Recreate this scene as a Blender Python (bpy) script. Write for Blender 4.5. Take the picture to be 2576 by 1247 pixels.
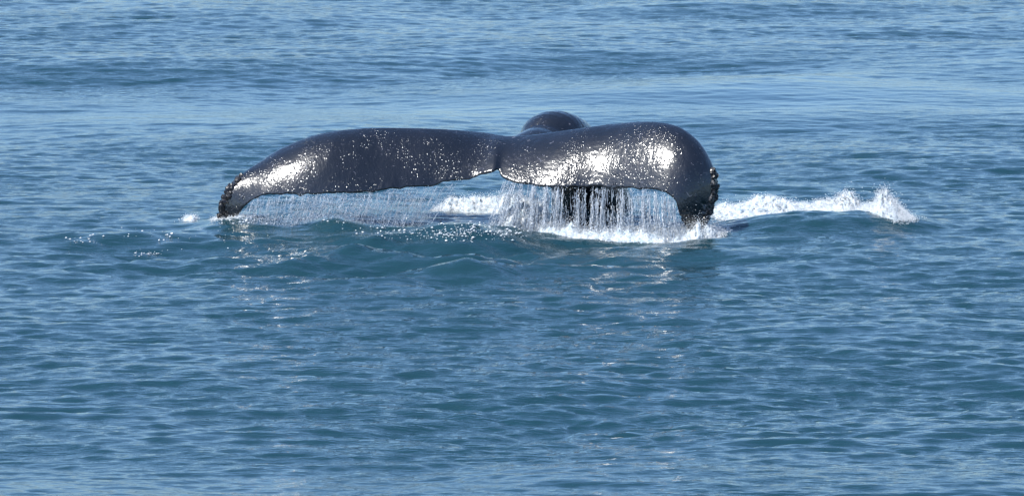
import bpy, bmesh, math, random
import numpy as np
from mathutils import Vector, noise as mnoise

R = math.radians
rnd = random.Random(7)
rs = np.random.RandomState(11)
scene = bpy.context.scene
for o in list(bpy.data.objects):
    bpy.data.objects.remove(o, do_unlink=True)
C = scene.collection

# ------------------------------------------------------------ camera
CAM = Vector((0.0, -60.0, 7.0))
AIM = Vector((0.0, 0.0, -0.17))
PX = 9.4 / 2576.0                       # metres per photo unit at the whale (photo measured 2576 wide)
cd = bpy.data.cameras.new('camera')
cam = bpy.data.objects.new('camera', cd)
C.objects.link(cam)
cam.location = CAM
fwd = (AIM - CAM).normalized()
cam.rotation_euler = fwd.to_track_quat('-Z', 'Y').to_euler()
dist0 = (AIM - CAM).length
cd.sensor_width = 36.0
cd.lens = 36.0 * dist0 / 9.4
cd.clip_start = 0.5
cd.clip_end = 20000
scene.camera = cam
right = Vector((1, 0, 0))
up = right.cross(fwd).normalized()

# ------------------------------------------------------------ light
SUN_EL, SUN_AZ = 55.0, -123.0           # azimuth clockwise from +Y (the view direction): sun on the left, a little behind the camera
world = bpy.data.worlds.new('World')
scene.world = world
world.use_nodes = True
wn = world.node_tree.nodes
wl = world.node_tree.links
bg = wn['Background']
sky = wn.new('ShaderNodeTexSky')
sky.sky_type = 'NISHITA'
sky.sun_disc = False
sky.sun_elevation = R(SUN_EL)
sky.sun_rotation = R(SUN_AZ)
sky.altitude = 0
sky.air_density = 0.85
sky.dust_density = 1.7
sky.ozone_density = 4.5
tint = wn.new('ShaderNodeMix'); tint.data_type = 'RGBA'; tint.blend_type = 'MULTIPLY'
tint.inputs['Factor'].default_value = 1.0
tint.inputs['B'].default_value = (0.90, 1.015, 1.08, 1)
wl.new(sky.outputs[0], tint.inputs['A'])
wl.new(tint.outputs['Result'], bg.inputs[0])
bg.inputs[1].default_value = 0.15
sd = bpy.data.lights.new('sun', 'SUN')
sun = bpy.data.objects.new('sun', sd)
C.objects.link(sun)
sd.energy = 4.5
sd.angle = R(0.53)
sd.color = (1.0, 0.965, 0.91)
sdir = Vector((math.sin(R(SUN_AZ)) * math.cos(R(SUN_EL)), math.cos(R(SUN_AZ)) * math.cos(R(SUN_EL)), math.sin(R(SUN_EL))))
sun.rotation_euler = (-sdir).to_track_quat('-Z', 'Y').to_euler()
sun.location = (-30, -10, 40)
scene.view_settings.view_transform = 'Standard'
scene.view_settings.look = 'None'
scene.view_settings.gamma = 1.0
scene.view_settings.use_curve_mapping = False
scene.view_settings.exposure = 0.72
scene.render.engine = 'CYCLES'
scene.cycles.sample_clamp_indirect = 30.0

# ------------------------------------------------------------ helpers
def at(px, py, Y):
    """photo position (2576-wide measure) at world depth Y -> world point"""
    d = fwd + right * ((px - 1288.0) * PX / dist0) + up * (-(py - 623.0) * PX / dist0)
    t = (Y - CAM.y) / d.y
    return CAM + d * t

def onsea(px, py):
    d = fwd + right * ((px - 1288.0) * PX / dist0) + up * (-(py - 623.0) * PX / dist0)
    t = (0 - CAM.z) / d.z
    return CAM + d * t

def npmesh(name, co, faces, smooth=True):
    me = bpy.data.meshes.new(name)
    co = np.ascontiguousarray(co, dtype=np.float32)
    faces = np.ascontiguousarray(faces, dtype=np.int32)
    n = faces.shape[1]
    me.vertices.add(len(co))
    me.vertices.foreach_set('co', co.ravel())
    me.loops.add(faces.size)
    me.loops.foreach_set('vertex_index', faces.ravel())
    me.polygons.add(len(faces))
    me.polygons.foreach_set('loop_start', np.arange(0, faces.size, n, dtype=np.int32))
    me.polygons.foreach_set('loop_total', np.full(len(faces), n, dtype=np.int32))
    if smooth:
        me.polygons.foreach_set('use_smooth', np.ones(len(faces), dtype=bool))
    me.update(calc_edges=True)
    return me

def link(name, me, mat=None, parent=None, **props):
    o = bpy.data.objects.new(name, me)
    C.objects.link(o)
    if mat and me is not None and not me.materials:
        me.materials.append(mat)
    if parent:
        o.parent = parent
    for k, v in props.items():
        o[k] = v
    return o

def fft_noise(N, beta, seed, lo=1, hi=None):
    """periodic 2D noise with spectrum k^-beta, unit rms"""
    r = np.random.RandomState(seed)
    k = np.fft.fftfreq(N) * N
    kx, ky = np.meshgrid(k, k)
    kk = np.hypot(kx, ky)
    kk[0, 0] = 1
    a = kk ** (-beta)
    a[0, 0] = 0
    a[kk < lo] = 0
    if hi: a *= np.exp(-(kk / hi) ** 2)
    f = np.fft.ifft2(a * np.fft.fft2(r.randn(N, N))).real
    return f / f.std()

def sample(tile, L, x, y):
    N = tile.shape[0]
    fx = (x / L * N) % N
    fy = (y / L * N) % N
    i = np.floor(fx).astype(int); j = np.floor(fy).astype(int)
    u = fx - i; v = fy - j
    i %= N; j %= N
    i2 = (i + 1) % N; j2 = (j + 1) % N
    return (tile[j, i] * (1 - u) * (1 - v) + tile[j, i2] * u * (1 - v) + tile[j2, i] * (1 - u) * v + tile[j2, i2] * u * v)

# ------------------------------------------------------------ materials
def new_mat(name):
    m = bpy.data.materials.new(name)
    m.use_nodes = True
    return m, m.node_tree.nodes, m.node_tree.links, m.node_tree.nodes['Principled BSDF']

def nz(n, l, scale, detail=2.0, rough=0.5, vec=None, dist=0.0):
    t = n.new('ShaderNodeTexNoise')
    t.inputs['Scale'].default_value = scale
    t.inputs['Detail'].default_value = detail
    t.inputs['Roughness'].default_value = rough
    t.inputs['Distortion'].default_value = dist
    if vec is not None: l.new(vec, t.inputs['Vector'])
    return t

def ramp(n, l, src, a, b, ca=(0, 0, 0, 1), cb=(1, 1, 1, 1)):
    r = n.new('ShaderNodeValToRGB')
    r.color_ramp.elements[0].position = a
    r.color_ramp.elements[1].position = b
    r.color_ramp.elements[0].color = ca
    r.color_ramp.elements[1].color = cb
    l.new(src, r.inputs[0])
    return r

def math_node(n, l, op, a, b, clamp=False):
    m = n.new('ShaderNodeMath'); m.operation = op; m.use_clamp = clamp
    for i, v in enumerate((a, b)):
        if v is None: continue
        if isinstance(v, (int, float)): m.inputs[i].default_value = v
        else: l.new(v, m.inputs[i])
    return m.outputs[0]

# sea
m_sea, n, l, p = new_mat('sea_water_surface')
geo = n.new('ShaderNodeNewGeometry')
b_ = p
b_.inputs['Base Color'].default_value = (0.0075, 0.032, 0.044, 1)
b_.inputs['Roughness'].default_value = 0.06
b_.inputs['IOR'].default_value = 1.34
mp = n.new('ShaderNodeMapping'); mp.inputs['Scale'].default_value = (0.3, 1.0, 1.0)
l.new(geo.outputs['Position'], mp.inputs['Vector'])
n1 = nz(n, l, 12.0, 3.0, 0.62, mp.outputs[0])
n2 = nz(n, l, 0.5, 2.0, 0.5, geo.outputs['Position'])
r2 = ramp(n, l, n2.outputs[0], 0.35, 0.65, (0.35, 0.35, 0.35, 1), (1, 1, 1, 1))
att_c = n.new('ShaderNodeAttribute'); att_c.attribute_name = 'ruffle'
str_ = math_node(n, l, 'MULTIPLY', r2.outputs[0], att_c.outputs['Fac'])
bp = n.new('ShaderNodeBump')
bp.inputs['Distance'].default_value = 0.022
l.new(str_, bp.inputs['Strength'])
l.new(n1.outputs[0], bp.inputs['Height'])
l.new(bp.outputs[0], p.inputs['Normal'])
att = n.new('ShaderNodeAttribute'); att.attribute_name = 'foam'
n3 = nz(n, l, 22.0, 5.0, 0.7, geo.outputs['Position'], 0.6)
s3 = math_node(n, l, 'ADD', n3.outputs[0], att.outputs['Fac'])
s3b = math_node(n, l, 'SUBTRACT', s3, 1.0)
s3c = math_node(n, l, 'MULTIPLY', s3b, 5.0, True)
mixs = n.new('ShaderNodeMixShader')
foamb = n.new('ShaderNodeBsdfPrincipled')
foamb.inputs['Base Color'].default_value = (0.62, 0.68, 0.70, 1)
foamb.inputs['Roughness'].default_value = 0.5
l.new(bp.outputs[0], foamb.inputs['Normal'])
l.new(s3c, mixs.inputs[0]); l.new(p.outputs[0], mixs.inputs[1]); l.new(foamb.outputs[0], mixs.inputs[2])
l.new(mixs.outputs[0], n['Material Output'].inputs['Surface'])

# whale skin: dark hide under a thin film of beaded running water
m_skin, n, l, p = new_mat('wet_whale_skin')
geo = n.new('ShaderNodeNewGeometry')
na = nz(n, l, 5.0, 4.0, 0.6, geo.outputs['Position'])
rc = ramp(n, l, na.outputs[0], 0.35, 0.7, (0.0025, 0.003, 0.005, 1), (0.006, 0.0065, 0.010, 1))
scr = nz(n, l, 14.0, 2.0, 0.5, geo.outputs['Position'], 2.5)
rscr = ramp(n, l, scr.outputs[0], 0.675, 0.71)
mxc = n.new('ShaderNodeMix'); mxc.data_type = 'RGBA'
l.new(rscr.outputs[0], mxc.inputs['Factor']); l.new(rc.outputs[0], mxc.inputs['A']); mxc.inputs['B'].default_value = (0.075, 0.075, 0.088, 1)
l.new(mxc.outputs['Result'], p.inputs['Base Color'])
p.inputs['Roughness'].default_value = 0.5
p.inputs['IOR'].default_value = 1.1
p.inputs['Coat Weight'].default_value = 1.0
p.inputs['Coat Roughness'].default_value = 0.19
p.inputs['Coat IOR'].default_value = 1.66
mp = n.new('ShaderNodeMapping'); mp.inputs['Scale'].default_value = (1.25, 1.0, 0.8)
l.new(geo.outputs['Position'], mp.inputs['Vector'])
vor = n.new('ShaderNodeTexVoronoi'); vor.inputs['Scale'].default_value = 45.0
l.new(mp.outputs[0], vor.inputs['Vector'])
nb = nz(n, l, 34.0, 2.0, 0.6, mp.outputs[0])
bead_r = n.new('ShaderNodeMapRange'); bead_r.interpolation_type = 'SMOOTHSTEP'
bead_r.inputs['From Min'].default_value = 0.0; bead_r.inputs['From Max'].default_value = 0.45
bead_r.inputs['To Min'].default_value = 1.0; bead_r.inputs['To Max'].default_value = 0.0
l.new(vor.outputs['Distance'], bead_r.inputs['Value'])
sepc = n.new('ShaderNodeSeparateColor'); l.new(vor.outputs['Color'], sepc.inputs[0])
bead_k = math_node(n, l, 'ADD', math_node(n, l, 'MULTIPLY', sepc.outputs[0], 0.8), 0.2)
bead_h = math_node(n, l, 'MULTIPLY', bead_r.outputs[0], bead_k)
beads = math_node(n, l, 'ADD', bead_h, math_node(n, l, 'MULTIPLY', nb.outputs[0], 0.5))
film = nz(n, l, 2.6, 3.0, 0.6, mp.outputs[0], 0.4)            # where the beads are dense or the film runs smooth
rf = ramp(n, l, film.outputs[0], 0.42, 0.64, (0.16, 0.16, 0.16, 1), (1, 1, 1, 1))
bp1 = n.new('ShaderNodeBump'); bp1.inputs['Distance'].default_value = 0.0092
l.new(beads, bp1.inputs['Height']); l.new(rf.outputs[0], bp1.inputs['Strength'])
nr = nz(n, l, 7.0, 3.0, 0.55, mp.outputs[0], 0.5)
bp2 = n.new('ShaderNodeBump'); bp2.inputs['Distance'].default_value = 0.03; bp2.inputs['Strength'].default_value = 0.35
l.new(nr.outputs[0], bp2.inputs['Height']); l.new(bp1.outputs[0], bp2.inputs['Normal'])
l.new(bp2.outputs[0], p.inputs['Coat Normal'])

m_barn, n, l, p = new_mat('barnacle_shell')
geo = n.new('ShaderNodeNewGeometry')
na = nz(n, l, 18.0, 4.0, 0.7, geo.outputs['Position'])
rc = ramp(n, l, na.outputs[0], 0.54, 0.74, (0.008, 0.008, 0.010, 1), (0.20, 0.19, 0.18, 1))
l.new(rc.outputs[0], p.inputs['Base Color'])
p.inputs['Roughness'].default_value = 0.3
bpn = n.new('ShaderNodeBump'); bpn.inputs['Distance'].default_value = 0.006
l.new(na.outputs[0], bpn.inputs['Height']); l.new(bpn.outputs[0], p.inputs['Normal'])

def foam_material(name, ca, cb, scale, rough=0.35):
    m, n, l, p = new_mat(name)
    geo = n.new('ShaderNodeNewGeometry')
    t = nz(n, l, scale, 5.0, 0.7, geo.outputs['Position'])
    r = ramp(n, l, t.outputs[0], 0.32, 0.62, ca, cb)
    l.new(r.outputs[0], p.inputs['Base Color'])
    p.inputs['Roughness'].default_value = rough
    p.inputs['IOR'].default_value = 1.33
    b = n.new('ShaderNodeBump'); b.inputs['Distance'].default_value = 0.012
    t2 = nz(n, l, 70.0, 3.0, 0.6, geo.outputs['Position'])
    l.new(t2.outputs[0], b.inputs['Height']); l.new(b.outputs[0], p.inputs['Normal'])
    return m
m_foam = foam_material('white_sea_foam', (0.24, 0.33, 0.39, 1), (0.58, 0.61, 0.64, 1), 15.0, 0.6)
m_foam.node_tree.nodes['Principled BSDF'].inputs['Subsurface Weight'].default_value = 0.5
m_foam.node_tree.nodes['Principled BSDF'].inputs['Subsurface Radius'].default_value = (.05, .06, .07)
m_foam.node_tree.nodes['Principled BSDF'].inputs['Subsurface Scale'].default_value = 1.0
m_drop = foam_material('aerated_drops', (0.44, 0.50, 0.55, 1), (0.84, 0.85, 0.86, 1), 24.0, 0.12)
m_mist = foam_material('falling_water_mist', (0.22, 0.27, 0.34, 1), (0.46, 0.52, 0.60, 1), 9.0, 0.2)

# ------------------------------------------------------------ sea surface
TL, TN = 48.0, 2048
def ocean_tile(kmin, kmax, beta, wind_deg, spread, seed):
    r = np.random.RandomState(seed)
    k = np.fft.fftfreq(TN) * TN * 2 * np.pi / TL
    kx, ky = np.meshgrid(k, k)
    kk = np.hypot(kx, ky); kk[0, 0] = 1
    a = kk ** (-beta) * np.exp(-(kmin / kk) ** 4) * np.exp(-(kk / kmax) ** 2)
    th = np.arctan2(ky, kx) - R(wind_deg)
    a = a * (spread + (1 - spread) * np.cos(th) ** 2)
    a[0, 0] = 0
    F = np.fft.fft2(r.randn(TN, TN)) * a
    h = np.fft.ifft2(F).real
    sl = math.sqrt(np.mean(np.fft.ifft2(1j * kx * F).real ** 2 + np.fft.ifft2(1j * ky * F).real ** 2))
    dx = np.fft.ifft2(-1j * kx / kk * F).real
    dy = np.fft.ifft2(-1j * ky / kk * F).real
    return h / sl, dx / sl, dy / sl
# short chop and longer wind waves, each normalised to unit rms slope
hs, dxs, dys = ocean_tile(6.2, 70.0, 1.25, 84, 0.09, 3)
hl, dxl, dyl = ocean_tile(0.75, 4.5, 2.2, 100, 0.12, 8)
HL_STD = hl.std()
patch = fft_noise(256, 1.6, 5, 1, 20)           # patches of ruffled and smooth water, 64 m tile
S_SHORT, S_LONG = 0.118, 0.038

def bumps(x, y):
    z = np.zeros_like(x)
    for (px, py, hgt, sx, sy, rot, sharp) in BUMPS:
        c = onsea(px, py)
        ca, sa = math.cos(R(rot)), math.sin(R(rot))
        u = (x - c.x) * ca + (y - c.y) * sa
        v = -(x - c.x) * sa + (y - c.y) * ca
        q = np.sqrt((u / sx) ** 2 + (v / sy) ** 2 + 1e-9)
        z += hgt * np.exp(-q ** sharp)
    return z
# px, py (crest position on the flat sea), height, half-length, half-width, turn, sharpness
BUMPS = [
    (585, 592, 0.085, 0.30, 0.45, 0, 2.0),
    (845, 598, 0.13, 0.24, 0.42, 10, 1.5),
    (760, 590, 0.05, 0.80, 0.50, 15, 1.8),
    (1190, 612, 0.15, 0.55, 0.60, -6, 2.0),
    (1010, 640, 0.05, 0.55, 0.40, 10, 1.8),
    (2050, 586, 0.135, 0.75, 0.75, -4, 2.2),
    (2240, 585, 0.06, 0.45, 0.50, -4, 2.0),
    (880, 655, 0.07, 0.35, 0.35, 10, 1.8),
    (1150, 668, 0.08, 0.65, 0.45, 14, 1.7),
    (690, 665, 0.06, 0.7, 0.45, -10, 1.8),
    (340, 622, 0.06, 0.9, 0.4, 0, 1.8),
    (1480, 640, -0.05, 0.9, 1.1, 0, 2.0),
]

def chop(x, y, r):
    """confused little waves thrown up around the diving whale"""
    w = np.exp(-((x + 1.0) / 2.4) ** 2 - ((y + 2.6) / 1.9) ** 2) + 0.45 * np.exp(-((x - 2.9) / 1.2) ** 2 - ((y + 0.6) / 1.2) ** 2)
    n2_ = sample(hl, TL / 6.0, x * 0.8 + 2.0, y + 1.0) / HL_STD
    n3_ = sample(hl, TL / 11.0, x * 0.75 + 4.0, y + 2.0) / HL_STD
    near = np.exp(-(np.hypot(x, y) / 60.0) ** 4)
    n_ = sample(hl, TL / 3.4, x + 1.0, y * 0.8 + 3.0) / HL_STD
    return 0.24 * w * sample(hl, TL / 3.6, x + 5.0, y + 3.0) / 3.6 + 0.052 * w * (0.8 - np.sqrt(np.minimum(n_ * n_, 4) + 0.006)) + near * r * (0.0085 * (0.8 - np.sqrt(np.minimum(n2_ * n2_, 4) + 0.01)) + 0.0045 * (0.8 - np.sqrt(np.minimum(n3_ * n3_, 4) + 0.02)))

def ruffle(x, y):
    a = 0.9 + 0.22 * sample(patch, 64.0, x, y)
    # a slick crossing the view behind the whale and another close in
    b = np.exp(-((y - 12.0 - 0.9 * np.sin(x * 0.35)) / 2.7) ** 2)
    b2 = np.exp(-((y + 15.0) / 1.9) ** 2)
    b3 = np.exp(-(((x - 1.3) / 0.8) ** 2 + ((y + 2.0) / 0.9) ** 2))
    a = a * (1 + 0.35 * np.exp(-((x + 1.0) / 2.4) ** 2 - ((y + 2.6) / 1.9) ** 2)) * (1 - 0.62 * b) * (1 - 0.35 * b2) * (1 - 0.4 * b3)
    return np.clip(a, 0.25, 1.6)

def swell(x, y):
    return (0.045 * np.sin((y * 0.98 + x * 0.10) * 2 * np.pi / 21.0 + 2.2)
            + 0.02 * np.sin((y * 0.9 - x * 0.35) * 2 * np.pi / 7.3 + 0.5))

def sea_z(x, y, cell=None):
    """height of the sea at world x, y (arrays)"""
    r = ruffle(x, y)
    ws = 1.0 if cell is None else np.clip(0.35 / cell - 0.4, 0, 1)
    wlg = 1.0 if cell is None else np.clip(2.5 / cell - 0.4, 0, 1)
    return (S_SHORT * r * ws * sample(hs, TL, x, y) + S_LONG * wlg * sample(hl, TL, x, y)
            + swell(x, y) * wlg + bumps(x, y) + chop(x, y, r ** 1.5))

def zsea(x, y):
    return float(sea_z(np.array([x], float), np.array([y], float))[0])

def grow(start, step, end, ratio):
    out = []; v = start; s = step
    while abs(v) < end:
        s *= ratio; v += s; out.append(v)
    return out
xf = np.arange(-7.9, 7.9001, 0.0205)
xr = grow(xf[-1], 0.03, 6000, 1.16)
xs = np.array([-v for v in xr[::-1]] + list(xf) + xr)
yf = [-17.5]
while yf[-1] < 36:
    yf.append(yf[-1] + 0.036 + 0.034 * (yf[-1] + 17.5) / 53.0)
ya = grow(yf[-1], 0.08, 9000, 1.16)
yb = []; v = yf[0]; s = 0.04
while v > -3000:
    s *= 1.16; v -= s; yb.append(v)
ys = np.array(yb[::-1] + yf + ya)
X, Y = np.meshgrid(xs, ys)
cx = np.gradient(xs)[None, :]; cy = np.gradient(ys)[:, None]
cell = np.maximum(np.abs(cx), np.abs(cy)) + 0 * X
far = np.hypot(X, Y)
Z = sea_z(X.ravel(), Y.ravel(), cell.ravel()).reshape(X.shape)
Rf = ruffle(X.ravel(), Y.ravel()).reshape(X.shape)
ws = np.clip(0.35 / cell - 0.4, 0, 1) * Rf * S_SHORT
wlg = np.clip(2.5 / cell - 0.4, 0, 1) * S_LONG
X2 = X + 1.35 * (ws * sample(dxs, TL, X, Y) + wlg * sample(dxl, TL, X, Y))
Y2 = Y + 1.35 * (ws * sample(dys, TL, X, Y) + wlg * sample(dyl, TL, X, Y))
ny, nx = X.shape
idx = np.arange(nx * ny).reshape(ny, nx)
F = np.stack([idx[:-1, :-1], idx[:-1, 1:], idx[1:, 1:], idx[1:, :-1]], -1).reshape(-1, 4)
sea_me = npmesh('sea_surface', np.stack([X2, Y2, Z], -1).reshape(-1, 3), F)
# where churned bubbles and foam lie on the water
foam_spots = [  # px, py, strength, rx, ry
    (1200, 545, 0.75, 0.50, 0.55), (1560, 585, 0.62, 0.85, 0.45), (1900, 545, 0.66, 0.40, 0.75),
    (2030, 528, 0.75, 0.50, 0.42), (2190, 555, 0.72, 0.40, 0.6), (1180, 586, 0.72, 0.55, 0.35), (590, 588, 0.66, 0.25, 0.3),
    (480, 572, 0.56, 0.15, 0.2), (1790, 596, 0.70, 0.35, 0.5), (330, 590, 0.46, 0.3, 0.15),
    (700, 560, 0.5, 0.4, 0.2), (860, 566, 0.46, 0.5, 0.2), (1150, 590, 0.56, 0.4, 0.2), (490, 600, 0.45, 0.6, 0.5)]
fo = np.zeros_like(X)
for (px, py, s, rx, ry) in foam_spots:
    c = onsea(px, py)
    fo = np.maximum(fo, s * np.exp(-((X - c.x) / rx) ** 2 - ((Y - c.y) / ry) ** 2))
a = sea_me.attributes.new('foam', 'FLOAT', 'POINT'); a.data.foreach_set('value', fo.ravel().astype(np.float32))
a = sea_me.attributes.new('ruffle', 'FLOAT', 'POINT'); a.data.foreach_set('value', Rf.ravel().astype(np.float32))
link('sea_water', sea_me, m_sea, kind='structure', label='rippled blue green sea filling the whole view around the whale')

# ------------------------------------------------------------ whale
def catmull(P, m):
    P = np.array(P, float)
    out = []
    for i in range(len(P) - 1):
        p0 = P[max(i - 1, 0)]; p1 = P[i]; p2 = P[i + 1]; p3 = P[min(i + 2, len(P) - 1)]
        for t in np.linspace(0, 1, m, endpoint=False):
            out.append(0.5 * ((2 * p1) + (-p0 + p2) * t + (2 * p0 - 5 * p1 + 4 * p2 - p3) * t * t + (-p0 + 3 * p1 - 3 * p2 + p3) * t ** 3))
    out.append(P[-1])
    return np.array(out)

# stations across the flukes, left tip to right tip: trailing edge, crest, leading edge (photo x, photo y, depth) and thickness
ST = [
    ((568, 561, -0.36), (550, 553, -0.36), (551, 556, -0.33), .03),
    ((590, 545, -0.40), (552, 518, -0.36), (553, 530, -0.31), .05),
    ((604, 536, -0.43), (572, 475, -0.34), (568, 492, -0.24), .07),
    ((620, 518, -0.45), (605, 440, -0.27), (598, 456, -0.15), .09),
    ((643, 498, -0.48), (650, 408, -0.18), (645, 430, -0.03), .11),
    ((690, 488, -0.53), (712, 370, -0.12), (708, 400, 0.11), .13),
    ((780, 487, -0.58), (800, 337, -0.10), (800, 372, 0.22), .15),
    ((880, 484, -0.56), (900, 323, -0.04), (900, 358, 0.33), .17),
    ((1000, 473, -0.47), (1020, 321, 0.04), (1020, 356, 0.47), .19),
    ((1110, 460, -0.38), (1130, 325, 0.10), (1130, 360, 0.57), .21),
    ((1200, 441, -0.33), (1215, 332, 0.23), (1215, 366, 0.74), .23),
    ((1240, 429, -0.34), (1250, 338, 0.17), (1250, 372, 0.68), .24),
    ((1253, 424, -0.30), (1275, 341, 0.15), (1275, 374, 0.66), .24),
    ((1262, 442, -0.36), (1305, 341, 0.13), (1305, 374, 0.66), .24),
    ((1300, 457, -0.44), (1350, 337, 0.08), (1350, 370, 0.62), .23),
    ((1400, 469, -0.55), (1440, 325, -0.03), (1445, 360, 0.49), .21),
    ((1500, 469, -0.60), (1540, 311, -0.10), (1550, 348, 0.37), .19),
    ((1600, 473, -0.78), (1635, 305, -0.33), (1645, 345, 0.07), .17),
    ((1655, 478, -0.90), (1705, 317, -0.47), (1715, 356, -0.17), .15),
    ((1695, 498, -0.96), (1755, 352, -0.58), (1765, 388, -0.34), .13),
    ((1706, 528, -0.97), (1788, 402, -0.66), (1786, 432, -0.48), .12),
    ((1716, 552, -0.94), (1802, 452, -0.71), (1797, 478, -0.56), .10),
    ((1726, 570, -0.90), (1796, 505, -0.74), (1788, 520, -0.64), .08),
    ((1745, 592, -0.85), (1778, 556, -0.77), (1772, 562, -0.71), .05),
    ((1752, 604, -0.80), (1768, 590, -0.76), (1764, 592, -0.73), .03),
]
arr = np.array([[*a_, *b__, *c_, th] for a_, b__, c_, th in ST])
SPT = 16
SM = catmull(arr, SPT)
verts = []; NV = 26
M1 = 9
for si, row in enumerate(SM):
    T = at(*row[0:3]); Cc = at(*row[3:6]); Lp = at(*row[6:9]); th = row[9]
    # serrated trailing edge
    ser = 0.022 * mnoise.fractal(Vector((T.x * 6.0, 3.1, 0.0)), 1.0, 2.0, 4) * min(1.0, abs(T.x) / 0.6 + .25)
    ser += 0.014 * mnoise.noise(Vector((T.x * 17, 0, 7)))
    kq = min(1.0, max(0.0, (T.x - 0.2) / 0.6)) + min(1.0, max(0.0, (-1.3 - T.x) / 0.4))
    Q = Vector((Cc.x * 0.9 + T.x * 0.1, Cc.y * (0.42 - 0.17 * kq) + T.y * (0.58 + 0.17 * kq), Cc.z - 0.03 * (Cc.z - T.z)))
    Q = Q.lerp((Cc + T) / 2, 0.30 - 0.12 * kq)
    top = []
    for t in np.linspace(0, 1, M1, endpoint=False):          # leading edge up to crest
        q = Vector((Cc.x, Cc.y * 0.5 + Lp.y * 0.5, Cc.z - 0.14 * (Lp.y - Cc.y)))
        top.append(Lp * (1 - t) ** 2 + q * 2 * t * (1 - t) + Cc * t * t)
    for t in np.linspace(0, 1, 13):
        top.append(Cc * (1 - t) ** 2 + Q * 2 * t * (1 - t) + T * t * t + Vector((0, 0, ser * max(0.0, (t - .8) / .2) ** 2)))
    m = len(top)
    dirn = (Vector((T.x, T.y, T.z)) - Lp)
    # inward normal (down and back)
    nrm = []
    for i in range(m):
        a0 = top[max(i - 1, 0)]; a1 = top[min(i + 1, m - 1)]
        tg = (a1 - a0).normalized()
        # spanwise tangent
        r0 = SM[max(si - 1, 0)]; r1 = SM[min(si + 1, len(SM) - 1)]
        sp = (at(*r1[3:6]) - at(*r0[3:6])).normalized()
        nn = -tg.cross(sp).normalized()
        nrm.append(nn)
    loop = list(top)
    for i in range(m - 1, -1, -1):
        f = i / (m - 1)
        tt = th * (math.sin(math.pi * min(f * 1.0, 1.0) ** 0.55) ** 0.9 * 0.85 + 0.0) + 0.028
        loop.append(top[i] + nrm[i] * (tt))
    verts.append(loop)
nl = len(verts[0])
bm = bmesh.new()
rows = [[bm.verts.new(v) for v in lp] for lp in verts]
for i in range(len(rows) - 1):
    for j in range(nl):
        bm.faces.new((rows[i][j], rows[i][(j + 1) % nl], rows[i + 1][(j + 1) % nl], rows[i + 1][j]))
bm.faces.new(rows[0][::-1]); bm.faces.new(rows[-1])
# tail stock: rises out of the sea behind the flukes, arches over and runs into their centre
stock = [(1515, 760, 2.0, .46, .42), (1505, 650, 1.8, .44, .40), (1495, 560, 1.62, .41, .38), (1478, 470, 1.42, .35, .33), (1446, 388, 1.20, .30, .28),
         (1392, 343, .92, .30, .245), (1366, 358, .66, .225, .155), (1348, 362, .42, .185, .15), (1316, 370, .22, .17, .11), (1285, 397, -.02, .15, .07), (1262, 422, -.2, .08, .03)]
SP = catmull(np.array(stock), 6)
pts = [at(*r_[:3]) for r_ in SP]
NS = 28
ring_prev = None; first = None
for i, c in enumerate(pts):
    tg = (pts[min(i + 1, len(pts) - 1)] - pts[max(i - 1, 0)]).normalized()
    side = tg.cross(Vector((0.12, -0.5, 1))).normalized() if abs(tg.z) < .9 else tg.cross(Vector((0, -1, 0.3))).normalized()
    side = Vector((1, 0, 0)) - tg * tg.x
    side.normalize()
    upv = side.cross(tg).normalized()
    rw, rh = SP[i][3], SP[i][4]
    ring = []
    for k in range(NS):
        a_ = 2 * math.pi * k / NS
        ring.append(bm.verts.new(c + side * (math.cos(a_) * rw) + upv * (math.sin(a_) * rh)))
    if ring_prev:
        for k in range(NS):
            bm.faces.new((ring_prev[k], ring_prev[(k + 1) % NS], ring[(k + 1) % NS], ring[k]))
    else:
        first = ring
    ring_prev = ring
bm.faces.new(first[::-1]); bm.faces.new(ring_prev)
bmesh.ops.recalc_face_normals(bm, faces=bm.faces)
tmp = bpy.data.meshes.new('tmp_whale'); bm.to_mesh(tmp); bm.free()
tmpo = bpy.data.objects.new('tmp_whale', tmp); C.objects.link(tmpo)
md = tmpo.modifiers.new('r', 'REMESH'); md.mode = 'VOXEL'; md.voxel_size = 0.0105; md.use_smooth_shade = True
ms = tmpo.modifiers.new('s', 'SMOOTH'); ms.iterations = 4; ms.factor = 0.5
dg = bpy.context.evaluated_depsgraph_get(); dg.update()
whale_me = bpy.data.meshes.new_from_object(tmpo.evaluated_get(dg))
whale_me.name = 'humpback_whale'
wco = np.empty(len(whale_me.vertices) * 3, dtype=np.float32); whale_me.vertices.foreach_get('co', wco); wco = wco.reshape(-1, 3)
wno = np.empty(len(whale_me.vertices) * 3, dtype=np.float32); whale_me.vertices.foreach_get('normal', wno); wno = wno.reshape(-1, 3)
ccen = [at(1799, 440, -.64), at(1803, 480, -.68), at(1794, 515, -.72), at(1778, 550, -.76), at(1760, 575, -.8), at(1770, 530, -.78), at(1716, 545, -.93), at(553, 510, -.33), at(556, 535, -.36), at(566, 480, -.30)]
crad = [.06, .09, .11, .13, .13, .10, .06, .07, .07, .05]
wgt = np.zeros(len(wco))
for c_, r_ in zip(ccen, crad):
    wgt = np.maximum(wgt, np.exp(-(np.sum((wco - np.array(c_)) ** 2, 1) / r_ ** 2) ** 1.5))
for i_ in np.nonzero(wgt > 0.03)[0]:
    v_ = Vector(wco[i_])
    q_ = mnoise.fractal(v_ * 16, 0.7, 2.1, 3) + 0.6 * abs(mnoise.noise(v_ * 42))
    wco[i_] += wno[i_] * (0.024 * q_ * wgt[i_])
whale_me.vertices.foreach_set('co', wco.ravel()); whale_me.update()
bpy.data.objects.remove(tmpo); bpy.data.meshes.remove(tmp)
whale_me.polygons.foreach_set('use_smooth', np.ones(len(whale_me.polygons), dtype=bool))
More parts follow.
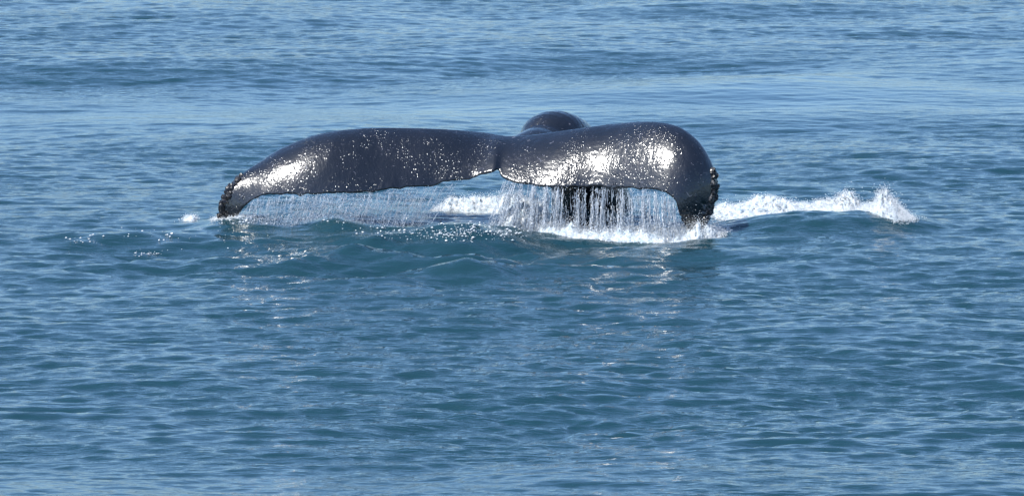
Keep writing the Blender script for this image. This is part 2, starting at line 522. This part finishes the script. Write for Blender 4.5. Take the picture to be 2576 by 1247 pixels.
whale = link('humpback_whale', whale_me, m_skin, label='glistening dark grey whale tail arched above the splashing sea as it dives', category='whale')

# barnacles crusting the leading edges near both tips
def barnacle_mesh(seed):
    r = random.Random(seed)
    b = bmesh.new()
    rings = [(1.0, 0.0), (0.85, 0.45), (0.55, 0.85), (0.34, 0.80), (0.2, 0.5)]
    prev = None; N = 8
    jit = [1 + r.uniform(-.28, .28) for _ in range(N)]
    for (rr, zz) in rings:
        ring = [b.verts.new((rr * jit[k] * math.cos(2 * math.pi * k / N), rr * jit[k] * math.sin(2 * math.pi * k / N), zz + r.uniform(-.08, .08))) for k in range(N)]
        if prev:
            for k in range(N): b.faces.new((prev[k], prev[(k + 1) % N], ring[(k + 1) % N], ring[k]))
        prev = ring
    b.faces.new(prev)
    me = bpy.data.meshes.new('barnacle'); b.to_mesh(me); b.free(); me.materials.append(m_barn)
    return me
bmeshes = [barnacle_mesh(i) for i in range(6)]
def barnacle(pos, out, size):
    o = bpy.data.objects.new('barnacle', rnd.choice(bmeshes)); C.objects.link(o); o.parent = whale
    o.location = pos
    q = out.to_track_quat('Z', 'Y').to_euler(); o.rotation_euler = q
    o.rotation_euler.rotate_axis('Z', rnd.uniform(0, 6.28))
    o.scale = (size, size, size * rnd.uniform(.8, 1.5))
def station(s):
    i = min(int(s), len(SM) - 2); f = s - i
    return SM[i] * (1 - f) + SM[i + 1] * f
for (s0, s1, cnt, sx) in ((20.4 * SPT, 24.0 * SPT, 210, 1), (0.2 * SPT, 3.1 * SPT, 90, -1)):
    for _ in range(cnt):
        s = rnd.uniform(s0, s1); r_ = station(s)
        T, Cc, Lp = at(*r_[0:3]), at(*r_[3:6]), at(*r_[6:9])
        e = rnd.random() ** 1.1
        frac = (s - s0) / (s1 - s0) if sx > 0 else 1 - (s - s0) / (s1 - s0)
        reach = 0.14 + 0.66 * frac
        t = e * reach
        kq = 1.0
        Q = Vector((Cc.x * 0.9 + T.x * 0.1, Cc.y * (0.42 - 0.17 * kq) + T.y * (0.58 + 0.17 * kq), Cc.z - 0.03 * (Cc.z - T.z))).lerp((Cc + T) / 2, 0.30 - 0.12 * kq)
        pos = Cc * (1 - t) ** 2 + Q * 2 * t * (1 - t) + T * t * t
        if rnd.random() < .3: pos = pos.lerp(Lp, rnd.random() * .8)
        out = Vector((sx * (1.0 - t), -0.35 - t, 0.25)).normalized()
        out = (out + Vector([rnd.uniform(-.35, .35) for _ in range(3)])).normalized()
        barnacle(pos - out * 0.008, out, 0.010 + 0.026 * rnd.random() ** 1.6)

# ------------------------------------------------------------ drops and strands
OCT_V = np.array([[1, 0, 0], [-1, 0, 0], [0, 1, 0], [0, -1, 0], [0, 0, 1], [0, 0, -1]], float)
OCT_F = np.array([[0, 2, 4], [2, 1, 4], [1, 3, 4], [3, 0, 4], [2, 0, 5], [1, 2, 5], [3, 1, 5], [0, 3, 5]])
def drops_mesh(name, pos, size, stretch=None):
    """many small drops as one mesh; size (n,), stretch (n,3)"""
    n_ = len(pos)
    s = np.asarray(size)[:, None] * (np.ones((n_, 3)) if stretch is None else stretch)
    co = pos[:, None, :] + OCT_V[None] * s[:, None, :]
    # tilt at random about vertical
    f = (OCT_F[None] + (np.arange(n_) * 6)[:, None, None]).reshape(-1, 3)
    return npmesh(name, co.reshape(-1, 3), f)
def strands_mesh(name, p0, p1, r0, r1):
    """thin falling threads: tapered three-sided spindles"""
    n_ = len(p0)
    ang = rs.uniform(0, 6.28, n_)
    rings = []
    ts = [0.0, 0.3, 0.75, 1.0]; rr = [0.15, 1.0, 0.8, 0.1]
    for t, q in zip(ts, rr):
        c = p0 * (1 - t) + p1 * t
        rad = (r0 * (1 - t) + r1 * t) * q
        for k in range(3):
            a_ = ang + k * 2.0944
            rings.append(c + np.stack([np.cos(a_) * rad, np.sin(a_) * rad, 0 * a_], -1))
    V = np.stack(rings, 1).reshape(-1, 3)
    f = []
    for g in range(3):
        for k in range(3):
            f.append([g * 3 + k, g * 3 + (k + 1) % 3, g * 3 + 3 + (k + 1) % 3, g * 3 + 3 + k])
    f = np.array(f)
    Fc = (f[None] + (np.arange(n_) * 12)[:, None, None]).reshape(-1, 4)
    return npmesh(name, V, Fc)

cn = fft_noise(1024, 0.55, 21, 3)     # for streaks
cn1 = cn[0]                           # 1-D streak density along the span
cn1 = np.convolve(np.tile(cn[3], 3), [.25, .5, .25], 'same')[1024:2048]
cn1 = cn1 / cn1.std()
edge = np.array([[*at(*r_[0:3])] for r_ in SM])
edpx = SM[:, 0]
order = np.argsort(edpx)
def edge_at(px):
    ex = np.interp(px, edpx[order], edge[order, 0]); ey = np.interp(px, edpx[order], edge[order, 1]); ez = np.interp(px, edpx[order], edge[order, 2])
    return np.stack([ex, ey, ez], -1)

def curtain(name, x0, x1, n_str, n_drop, slant, dens, label, mist, seed, rad=1.0, throw=0.10, ropes=26, rope_r=0.6, clump=0.25):
    r = np.random.RandomState(seed)
    centres = np.sort(r.uniform(x0, x1, int((x1 - x0) / 8)))
    root = link(name, None)
    root['kind'] = 'stuff'; root['label'] = label; root['category'] = 'falling water'
    def pick(n_):
        px = r.uniform(x0, x1, n_ * 4)
        keep = r.uniform(0, 1, len(px)) < dens(px)
        px = px[keep][:n_]
        cl = r.uniform(0, 1, len(px)) < clump
        near = centres[np.argmin(np.abs(px[:, None] - centres[None]), 1)] + r.normal(0, 1.6, len(px))
        return np.where(cl, near, px)
    # threads
    px = pick(n_str); n_ = len(px)
    e = edge_at(px)
    t0 = r.uniform(-0.02, 1.0, n_) ** 1.0
    zb = sea_z(e[:, 0], e[:, 1] - 0.05)
    H = e[:, 2] - zb
    def point(t, jx, jy):
        q = e.copy()
        q[:, 0] += slant(px) * t + jx
        q[:, 1] -= throw * np.sqrt(np.clip(t, 0, 1)) - jy
        q[:, 2] = e[:, 2] - H * t
        return q
    jx = r.normal(0, .006, n_); jy = r.normal(0, .035, n_)
    ln = r.uniform(.06, .42, n_)
    p0 = point(t0, jx, jy); p1 = point(np.minimum(t0 + ln, 1.02), jx + r.normal(0, .011, n_), jy)
    rad_ = (.0006 + .0030 * r.uniform(0, 1, n_) ** 2) * rad
    me1 = strands_mesh('water_thread', p0, p1, rad_, rad_)
    link('water_thread', me1, mist, root, kind='stuff')
    # brighter ropes and beaded streams
    px = pick(ropes); n_ = len(px)
    e = edge_at(px); zb = sea_z(e[:, 0], e[:, 1] - 0.05); H = e[:, 2] - zb
    P0 = []; P1 = []; RR = []
    jx = r.normal(0, .004, n_); jy = r.normal(0, .04, n_); ta = r.uniform(0, .45, n_); tb = np.minimum(1, ta + r.uniform(.25, .9, n_))
    segs = 9
    for k in range(segs):
        t1 = ta + (tb - ta) * k / segs; t2 = ta + (tb - ta) * (k + 1.15) / segs
        keep = r.uniform(0, 1, n_) < .8
        w1 = .004 * np.sin(k * 1.3 + px); w2 = .004 * np.sin((k + 1) * 1.3 + px)
        P0.append(point(t1, jx + w1, jy)[keep]); P1.append(point(t2, jx + w2, jy)[keep]); RR.append((r.uniform(.0012, .0042, n_) * rope_r)[keep])
    RR = np.concatenate(RR)
    link('water_rope', strands_mesh('water_rope', np.concatenate(P0), np.concatenate(P1), RR, RR * .8), m_drop, root, kind='stuff')
    px = pick(n_drop); n_ = len(px)
    e = edge_at(px); zb = sea_z(e[:, 0], e[:, 1] - 0.05); H = e[:, 2] - zb
    t = r.uniform(0, 1, n_) ** 0.8
    q = e.copy()
    q[:, 0] += slant(px) * t + r.normal(0, .012, n_) * (0.3 + t)
    q[:, 1] -= throw * np.sqrt(t) + r.normal(0, .05, n_)
    q[:, 2] = e[:, 2] - H * t
    me2 = drops_mesh('water_drop', q, r.uniform(.0012, .0034, n_) * rad, np.stack([np.ones(n_), np.ones(n_), r.uniform(1.2, 3.5, n_)], -1))
    link('water_drop', me2, mist, root, kind='stuff')
    return root

def dens_l(px):
    a_ = np.interp(px, [600, 650, 760, 1000, 1090, 1150, 1180], [0.1, .75, 1, 1, .8, .3, 0])
    return a_ * np.clip(0.70 + 0.28 * np.interp((px * 1.3) % 1024, np.arange(1024), cn1), 0.1, 1)
def dens_r(px):
    a_ = np.interp(px, [1270, 1310, 1380, 1640, 1700, 1712], [0.3, .95, .85, .8, .8, 0])
    g = np.ones_like(px)
    for (c_, w_, k_) in ((1398, 5, .8), (1433, 13, .95), (1479, 9, .85), (1533, 11, .9), (1548, 5, .9), (1577, 4, .8), (1608, 4, .8), (1640, 3, .6), (1660, 3, .6)):
        g = g * (1 - k_ * np.exp(-(np.abs(px - c_) / w_) ** 4))
    return a_ * g * np.clip(0.55 + 0.5 * np.interp((px * 1.15) % 1024, np.arange(1024), cn1), 0.05, 1)
curtain('fine_water_curtain', 600, 1180, 950, 7500, lambda px: np.interp(px, [600, 1000, 1180], [-.05, -.10, -.28]), dens_l,
        'fine misty curtain of water falling from the trailing edge of the left fluke', m_mist, 31)
curtain('streaked_water_curtain', 1270, 1712, 1900, 6000, lambda px: np.interp(px, [1270, 1340, 1700], [-.16, -.03, .02]), dens_r,
        'streaked curtain of water pouring from the right fluke in front of the dark tail stock', m_mist, 32, 1.15, ropes=210, rope_r=1.1, clump=0.6)

# ------------------------------------------------------------ foam
fn = fft_noise(1024, 1.35, 41, 2, 260)       # 4 m tile, fractal lumps
fn2 = fft_noise(1024, 1.0, 42, 12, 400)
def foam_heap(name, label, category, st, n_drop, drop_r=(.0014, .005), lift=.017, cell=.012, lump=.3, seed=1, flying=0):
    """st: list of (photo x, base row front, base row back, height m). A heap of aerated water lying on the sea."""
    r = np.random.RandomState(seed)
    st = catmull(np.array(st, float), 10)
    fr = np.array([[*onsea(a_, b__)] for a_, b__ in st[:, :2]]); bk = np.array([[*onsea(a_, b__)] for a_, b__ in zip(st[:, 0], st[:, 2])])
    L = abs(fr[-1, 0] - fr[0, 0]); nu = max(8, int(L / cell)); D = np.max(np.abs(bk[:, 1] - fr[:, 1])); nv = max(8, int(D / (cell * 1.6)))
    u = np.linspace(0, 1, nu); s_ = np.linspace(0, 1, len(st))
    def shape(U, V):
        fx = np.interp(U, s_, fr[:, 0]); fy = np.interp(U, s_, fr[:, 1]); by = np.interp(U, s_, bk[:, 1]); h = np.interp(U, s_, st[:, 3])
        x = fx; y = fy + (by - fy) * V
        prof = np.clip(np.sin(np.pi * V), 0, 1) ** 0.7
        endf = np.clip(np.minimum(U, 1 - U) * 12, 0, 1) ** .5
        k = 1 + 0.38 * sample(fn, 4.0, x * 2.3 + 1.1, y * 0.25) + lump * sample(fn, 4.0, x, y) + 0.45 * lump * sample(fn2, 4.0, x * 1.0, y + 1.7)
        z = sea_z(x, y) + h * prof * np.clip(k, 0.05, 3) * endf - 0.02 * (1 - prof * endf) - 0.012
        xx = x + 0.008 * sample(fn2, 4.0, x + 1.1, y); yy = y + 0.012 * sample(fn2, 4.0, x + 2.3, y + .6)
        return np.stack([xx, yy, z], -1), h
    U, V = np.meshgrid(u, np.linspace(0, 1, nv))
    P, _ = shape(U.ravel(), V.ravel())
    idx = np.arange(nu * nv).reshape(nv, nu)
    F = np.stack([idx[:-1, :-1], idx[:-1, 1:], idx[1:, 1:], idx[1:, :-1]], -1).reshape(-1, 4)
    root = link(name, None); root['kind'] = 'stuff'; root['label'] = label; root['category'] = category
    link('foam_mass', npmesh('foam_mass', P, F), m_foam, root, kind='stuff')
    n_drop = int(n_drop * 3.0)
    U = r.uniform(0, 1, n_drop); V = r.uniform(0, 1, n_drop)
    P, h = shape(U, V)
    P[:, 2] += r.exponential(lift, n_drop) * (0.3 + np.clip(h, 0, .2) * 5)
    P[:, :2] += r.normal(0, .02, (n_drop, 2))
    link('foam_drop', drops_mesh('foam_drop', P, r.uniform(drop_r[0], drop_r[1], n_drop) * r.uniform(.5, 1, n_drop)), m_drop, root, kind='stuff')
    if flying:
        U = r.uniform(0, 1, flying); P, h = shape(U, r.uniform(.3, .7, flying))
        P[:, 2] += r.exponential(.035, flying) * (0.2 + h * 5); P[:, :2] += r.normal(0, .06, (flying, 2))
        link('spray_drop', drops_mesh('spray_drop', P, r.uniform(.0015, .005, flying)), m_drop, root, kind='stuff')
    return root

foam_heap('foam_strip', 'white foam strip lying behind the gap between the two flukes', 'foam',
          [(1085, 553, 540, .02), (1120, 553, 530, .06), (1180, 552, 528, .075), (1250, 552, 526, .085), (1310, 556, 528, .09), (1380, 562, 540, .05)], 5000, seed=3)
foam_heap('foam_fringe', 'white foam fringe boiling at the foot of the streaked water curtain', 'foam',
          [(1325, 594, 582, .03), (1360, 600, 585, .08), (1430, 604, 588, .085), (1500, 606, 590, .06), (1560, 608, 592, .06), (1640, 611, 594, .055), (1700, 614, 596, .10), (1750, 615, 594, .14), (1790, 611, 592, .08), (1830, 604, 592, .02)],
          9000, seed=4, flying=600, lift=.035)
foam_heap('foam_burst', 'loose white burst of foam at the notch end of the streaked water curtain', 'foam',
          [(1262, 588, 578, .02), (1295, 592, 574, .07), (1335, 594, 572, .11), (1375, 597, 574, .075), (1415, 600, 582, .02)], 1500, seed=14, flying=900, lift=.035, lump=.6)
foam_heap('foam_patch', 'patchy sparkling foam just right of the barnacled fluke tip', 'foam',
          [(1800, 575, 530, .02), (1840, 572, 520, .035), (1900, 562, 512, .04), (1950, 552, 508, .06), (2000, 548, 515, .045), (2040, 545, 520, .03)],
          7000, seed=5, flying=500, lump=.5)
foam_heap('breaking_foam', 'tall white breaking foam peak ending the splash, farthest right', 'foam',
          [(2010, 540, 512, .035), (2060, 546, 512, .045), (2110, 558, 520, .065), (2160, 575, 525, .10), (2195, 586, 530, .095), (2225, 592, 545, .18), (2248, 594, 555, .12), (2270, 594, 570, .06), (2300, 590, 580, .02)],
          13000, seed=6, flying=900, lump=.35)
foam_heap('foam_lump', 'small white foam lump left of the left fluke tip', 'foam',
          [(460, 574, 568, .01), (470, 575, 565, .03), (484, 575, 565, .036), (496, 573, 568, .01)], 350, seed=7)
foam_heap('foam_ring', 'thin foam ring where the left fluke tip enters the sea', 'foam',
          [(532, 588, 580, .01), (552, 593, 582, .03), (600, 594, 583, .035), (640, 590, 584, .015), (672, 588, 584, .008)], 1300, seed=8, lift=.015)

# white drops and flecks whose colour stands in for sun sparkle on the water
def onwave(px, py):
    """where the lines of sight through photo positions first meet the waves"""
    f = np.array(fwd); rr_ = np.array(right); uu = np.array(up); c0 = np.array(CAM)
    d = f[None] + rr_[None] * ((px - 1288.0) * PX / dist0)[:, None] - uu[None] * ((py - 623.0) * PX / dist0)[:, None]
    t = (0.5 - c0[2]) / d[:, 2]; te = (-0.4 - c0[2]) / d[:, 2]
    res = te.copy(); done = np.zeros(len(px), bool)
    for i in range(240):
        tt = t + (te - t) * i / 239.0
        p_ = c0[None] + d * tt[:, None]
        hit = (~done) & (p_[:, 2] < sea_z(p_[:, 0], p_[:, 1]))
        res[hit] = tt[hit]; done |= hit
    return c0[None] + d * res[:, None]

def scatter(name, label, spots, seed, rr=(.0035, .0095)):
    r = np.random.RandomState(seed); P = []
    for (xa, ya, xb, yb, n_, jy) in spots:
        t = r.uniform(0, 1, n_)
        px = xa + (xb - xa) * t + r.normal(0, 6, n_); py = ya + (yb - ya) * t + r.normal(0, jy, n_)
        P.append(onwave(px, py))
    P = np.concatenate(P); P[:, 2] = sea_z(P[:, 0], P[:, 1]) + r.uniform(0.002, .02, len(P))
    n_ = len(P)
    me = drops_mesh(name, P, rr[0] * .6 + (rr[1] * 1.1 - rr[0] * .6) * r.uniform(0, 1, n_) ** 2.5, np.stack([r.uniform(.8, 2.2, n_), np.ones(n_), r.uniform(.5, 1, n_)], -1))
    link(name, me, m_drop, kind='stuff', label=label, category='water sparkle')
scatter('white_glitter_drops', 'white drops standing in for sun glitter on the water under the left fluke',
        [(540, 556, 640, 556, 60, 6), (620, 556, 800, 548, 110, 5), (790, 560, 900, 565, 30, 6), (880, 580, 1150, 600, 130, 8), (1060, 590, 1200, 596, 130, 10), (1150, 588, 1330, 590, 150, 8), (1080, 565, 1320, 575, 110, 8)], 9)  # glitter under the fluke drawn as pale drops
scatter('stray_sparkle_flecks', 'stray white flecks standing in for sun sparkles on the dark wave at far left',
        [(170, 605, 250, 600, 16, 6), (180, 612, 240, 612, 10, 2), (340, 642, 415, 640, 40, 3), (300, 592, 620, 600, 40, 14)], 10, (.004, .009))  # small sun glints on the waves drawn as white flecks
